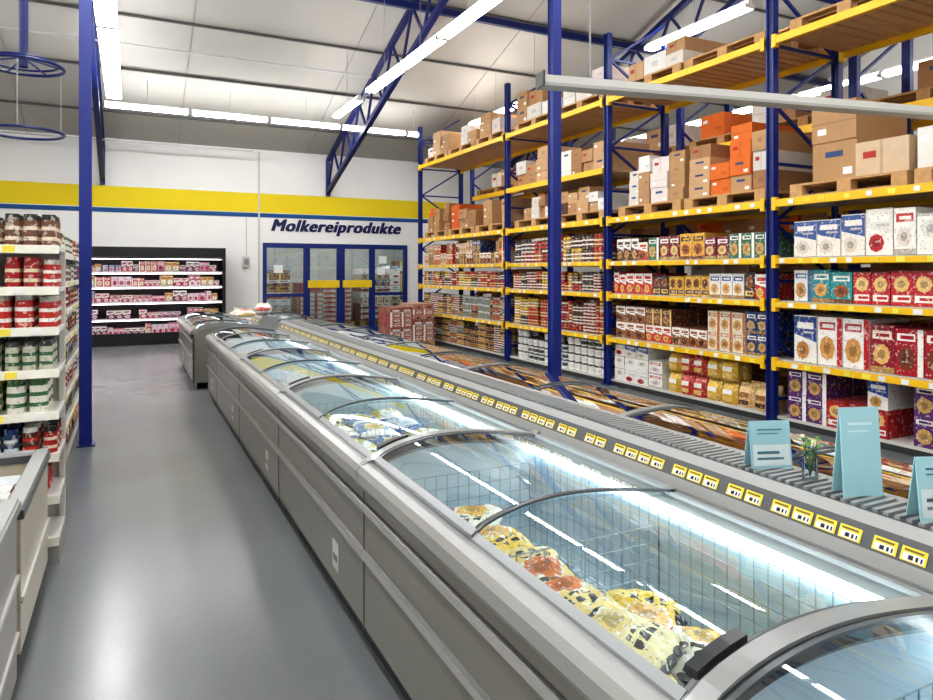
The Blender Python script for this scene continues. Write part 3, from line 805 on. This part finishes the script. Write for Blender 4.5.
for z, kd in zip(GZ, kinds):
    mb = MB(); hh = (.15, .18)
    if kd == 'jar': fill(mb, TG, GY0+.05, GY1-.05, z, 'jar', PAL_GOND, (.09, .12), (.15, .18), .12, 1, 2)
    else: fill(mb, TG, GY0+.05, GY1-.05, z, kd, PAL_GOND, (.12, .16), hh, .15, 1, 2)
    mb.build('grocery_jars' if kd == 'jar' else 'boxed_groceries', M_PROD)
mb = MB(); TG2 = lambda u, v, z: (GX+.02-v, u, z)
fill(mb, TG2, GY0+.05, GY1-.05, .14, 'bag', PAL_GOND+PAL_BROWN, (.14, .2), (.15, .17), .14, 1, 2); mb.build('bagged_groceries', M_PROD)

# left low freezers
def chest(name, x0, x1, y0, y1, ztop, body, rimc, wheels=False):
    root = empty(name); b = MB(); zb = .10 if wheels else .04
    b.box(x0, x1, y0, y1, zb, ztop-.20, body)
    for z in ((.20, .42) if not wheels else (.30,)):
        b.box(x1, x1+.010, y0+.01, y1-.01, z, z+.02, C(205, 203, 198)); b.box(x1, x1+.004, y0+.01, y1-.01, z-.006, z, DG)
    for (a, c, d, e) in ((x0, x0+.05, y0, y1), (x1-.05, x1, y0, y1), (x0+.05, x1-.05, y0, y0+.05), (x0+.05, x1-.05, y1-.05, y1)):
        b.box(a, c, d, e, ztop-.20, ztop-.05, body)
        b.box(a-.012, c+.012, d-.012, e+.012, ztop-.05, ztop-.015, rimc)
        b.box(a-.004, c+.004, d-.004, e+.004, ztop-.015, ztop, C(178, 179, 178))
    if not wheels: b.box(x0+.05, x1-.03, y0+.02, y1-.02, 0, .04, DG)
    b.build('body', M_PLAST, root)
    if wheels:
        b = MB()
        for y in (y0+.12, y1-.12):
            for x in (x0+.1, x1-.08):
                T = lambda a, c, z, x=x, y=y: (x+z, y+a, .04+c)
                b.cyl(0, 0, -.015, .015, .04, .04, BLACK, 14, T); b.box(x-.02, x+.02, y-.012, y+.012, .06, .10, GREY)
        b.build('casters', M_PLAST, root)
    return root
r = chest('chest_freezer', -1.2, -.39, 1.2, 3.08, .73, C(150, 147, 140), C(150, 152, 153))
g = MB(); g.box(-1.16, -.43, 1.24, 3.04, .705, .712, WHITE); g.build('glass_lid', M_GLASS, r)
b = MB()
for (a, c, d, e) in ((-1.14, -.45, 1.26, 1.29), (-1.14, -.45, 2.99, 3.02), (-1.14, -1.11, 1.29, 2.99), (-.48, -.45, 1.29, 2.99), (-1.11, -.48, 2.1, 2.14)): b.box(a, c, d, e, .713, .728, C(176, 178, 179))
b.build('lid_frame', M_PLAST, r)
r = chest('promotional_chest', -1.2, -.385, 3.14, 4.1, .68, C(200, 192, 172), C(64, 66, 72), True)
mb = MB(); TC = lambda u, v, z: (-.46-v, u, z)
fill(mb, TC, 3.22, 4.02, .481, 'box', PAL_GOND+PAL_FZ, (.12, .16), (.08, .13), .16, 1, 4); mb.build('boxed_groceries', M_PROD, r)

# ------------------------------------------------------------------ back: dairy case
root = empty('refrigerated_display_case')
b = MB(); x0, x1 = -2.6, 1.94; yf = 16.2
b.box(x0, x1, 16.98, 17.15, 0, 2.1, C(60, 52, 56))
b.box(x0, x1, yf, 17.15, 1.90, 2.12, BLACK)
b.box(x0, x1, yf-.05, 17.0, 0, .18, BLACK)
for x in (x0, x1-.06): b.box(x, x+.06, yf-.02, 17.15, 0, 2.12, BLACK)
DZs = [.20, .56, .92, 1.26, 1.58]
for z in DZs[1:]:
    b.box(x0+.06, x1-.06, yf+.12, 17.0, z-.03, z, C(70, 66, 68)); b.box(x0+.06, x1-.06, yf+.105, yf+.12, z-.03, z+.008, C(235, 230, 232))
b.box(x0+.06, x1-.06, yf-.05, yf-.03, .18, .26, BLACK)
b.build('cabinet', M_METAL, root)
b = MB()
for z in DZs[1:]+[1.90]:
    b.box(x0+.08, x1-.08, yf+.14, yf+.17, z-.045, z-.031, WHITE)
b.build('led_strips', M_LEDW, root)
TD = lambda u, v, z: (u, yf+.14+v, z)
mb = MB()
for z in DZs:
    fill(mb, TD, x0+.1, x1-.1, z+.005, 'box', PAL_DAIRY, (.1, .16), (.12, .24), .14, 1, 3, gapp=.08, run=(1, 3))
mb.build('dairy_products', M_PROD)

# door set
root = empty('door_1')
b = MB(); F = C(20, 44, 116)
def fb(xa, xb, za, zb, c=F, ya=WY-.05, yb=WY+.08): b.box(xa, xb, ya, yb, za, zb, c)
fb(DX0, DX1, DZ-.12, DZ)
fb(DX0, DX1, 0.0, .12)
for x in (DX0, 3.95, 4.86, 5.74, DX1-.09): fb(x, x+.09, .12, DZ-.12)
for xa, xb in ((3.02, 3.95), (5.83, 6.66)): fb(xa, xb, .95, 1.03)
for xa, xb in ((4.04, 4.86), (4.95, 5.74)):
    fb(xa, xa+.06, .12, 2.18, F, WY-.03, WY+.03); fb(xb-.06, xb, .12, 2.18, F, WY-.03, WY+.03)
    fb(xa, xb, 1.17, 1.36, C(240, 205, 40), WY-.06, WY-.03)
b.build('frame', M_METAL, root)
b = MB()
for xa, xb in ((3.02, 3.95), (4.04, 4.86), (4.95, 5.74), (5.83, 6.66)): b.box(xa, xb, WY+.0, WY+.012, .12, 2.18, WHITE)
b.build('glass_panes', M_DGLASS, root)
b = MB()
for x, z in ((5.9, 1.5), (3.2, 1.55), (5.95, 1.8)): b.box(x, x+.22, WY-.008, WY-.004, z, z+.2, WHITE)
b.build('notices', M_METAL, root)
b = MB(); SC_ = C(180, 178, 172)
b.box(1.5, 8.5, 20.4, 20.5, 0, 3, SC_); b.box(1.4, 1.5, WY+.15, 20.5, 0, 3, SC_); b.box(8.5, 8.6, WY+.15, 20.5, 0, 3, SC_); b.box(1.4, 8.6, WY+.15, 20.5, 3, 3.1, SC_)
b.build('wall_storeroom', M_WALL)
b = MB(); b.box(2.6, 7.4, 18.4, 18.52, 2.85, 2.9, WHITE); b.build('storeroom_ceiling_lamp', M_TUBE)
mb = MB(); TS = lambda u, v, z: (u, 18.9+v, z)
pmb = MB(); pallet(pmb, TS, 4.2, 5.8, 0.0); pallet(pmb, TS, 6.0, 7.6, 0.0); pallet(pmb, TS, 2.4, 4.0, 0.0); pmb.build('wooden_pallets', M_WOOD)
fill(mb, TS, 4.2, 5.8, .142, 'box', pal(((190, 120, 100), W_, (200, 60, 50)), ((160, 100, 90), (190, 60, 60), (160, 120, 90)), ((200, 170, 150), (150, 70, 60), W_)), (.22, .3), (.12, .14), .4, 9, 2, mixl=.3)
fill(mb, TS, 6.0, 7.6, .142, 'box', PAL_BROWN+PAL_WHITE, (.22, .32), (.16, .2), .4, 9, 2, mixl=.5)
fill(mb, TS, 2.4, 4.0, .142, 'box', PAL_BLUE+PAL_WHITE+PAL_BROWN, (.22, .32), (.16, .2), .4, 10, 2, mixl=.6)
mb.build('stacked_stock', M_PROD)

mb = MB(); TT = lambda u, v, z: (u, 13.0+v, z)
pmb = MB(); pallet(pmb, TT, 4.75, 5.75, 0.0, .8); pmb.build('wooden_pallets', M_WOOD)
fill(mb, TT, 4.75, 5.75, .142, 'box', pal(((160, 60, 50), W_, (230, 210, 190)), ((190, 150, 130), (180, 50, 45), (150, 70, 50)), ((150, 90, 70), (170, 60, 50), W_)), (.18, .25), (.10, .11), .36, 7, 2, mixl=.6)
mb.build('tray_stack', M_PROD)
pillow('bread_bag', 1.42, 9.95, .985, .3, .3, .14, .3, 0, 0, (C(230, 222, 205), C(214, 180, 130), C(205, 120, 90), WHITE), 70)
pillow('bread_bag', 1.74, 10.15, 1.05, .24, .3, .14, -.3, 0, 0, (C(226, 214, 200), C(200, 90, 70), C(225, 190, 160), WHITE), 71)

# sign
root = empty('wall_sign_lettering')
sm, nt, bb = base_mat('sign_paint'); bb.inputs['Base Color'].default_value = C(18, 26, 84); bb.inputs['Roughness'].default_value = .5
for j, (ox, oz) in enumerate(((0, 0), (.016, 0), (.032, 0), (.048, 0), (.016, .014), (.032, .014), (.048, .014))):
    cu = bpy.data.curves.new('letters', 'FONT'); cu.body = 'Molkereiprodukte'; cu.size = .40; cu.shear = .3; cu.extrude = .004; cu.space_character = 1.12
    so = bpy.data.objects.new('letters', cu); sc.collection.objects.link(so); so.parent = root
    cu.materials.append(sm)
    bpy.context.view_layer.update()
    k = 3.40/so.dimensions.x
    so.rotation_euler = (math.pi/2, 0, 0); so.scale = (k, k, 1); so.location = (3.10+ox, WY-.012-.0006*j, 2.60+oz)
root = empty('electrical_switch_box'); b = MB(); b.box(2.45, 2.62, WY-.07, WY-.001, 1.7, 1.95, C(210, 210, 205)); b.box(2.48, 2.59, WY-.075, WY-.07, 1.75, 1.9, C(150, 150, 150)); b.box(2.53, 2.55, WY-.02, WY-.001, 1.95, 2.9, C(200, 200, 195)); b.build('box', M_METAL, root)

w = bpy.data.worlds.new('World'); sc.world = w; w.use_nodes = True
w.node_tree.nodes['Background'].inputs[0].default_value = (.6, .65, .7, 1); w.node_tree.nodes['Background'].inputs[1].default_value = .3
cam = bpy.data.cameras.new('camera'); co = bpy.data.objects.new('camera', cam); sc.collection.objects.link(co)
cam.sensor_width = 36; cam.lens = 26.0; cam.shift_y = -(350-271)/933
cam.clip_start = .05
co.location = (0, 0, 1.6); co.rotation_euler = (math.pi/2, 0, -math.radians(26.5))
sc.camera = co
try:
    sc.view_settings.view_transform = 'Standard'; sc.view_settings.exposure = 0.15
    sc.view_settings.look = 'Medium High Contrast'
except Exception as ex: print(ex)
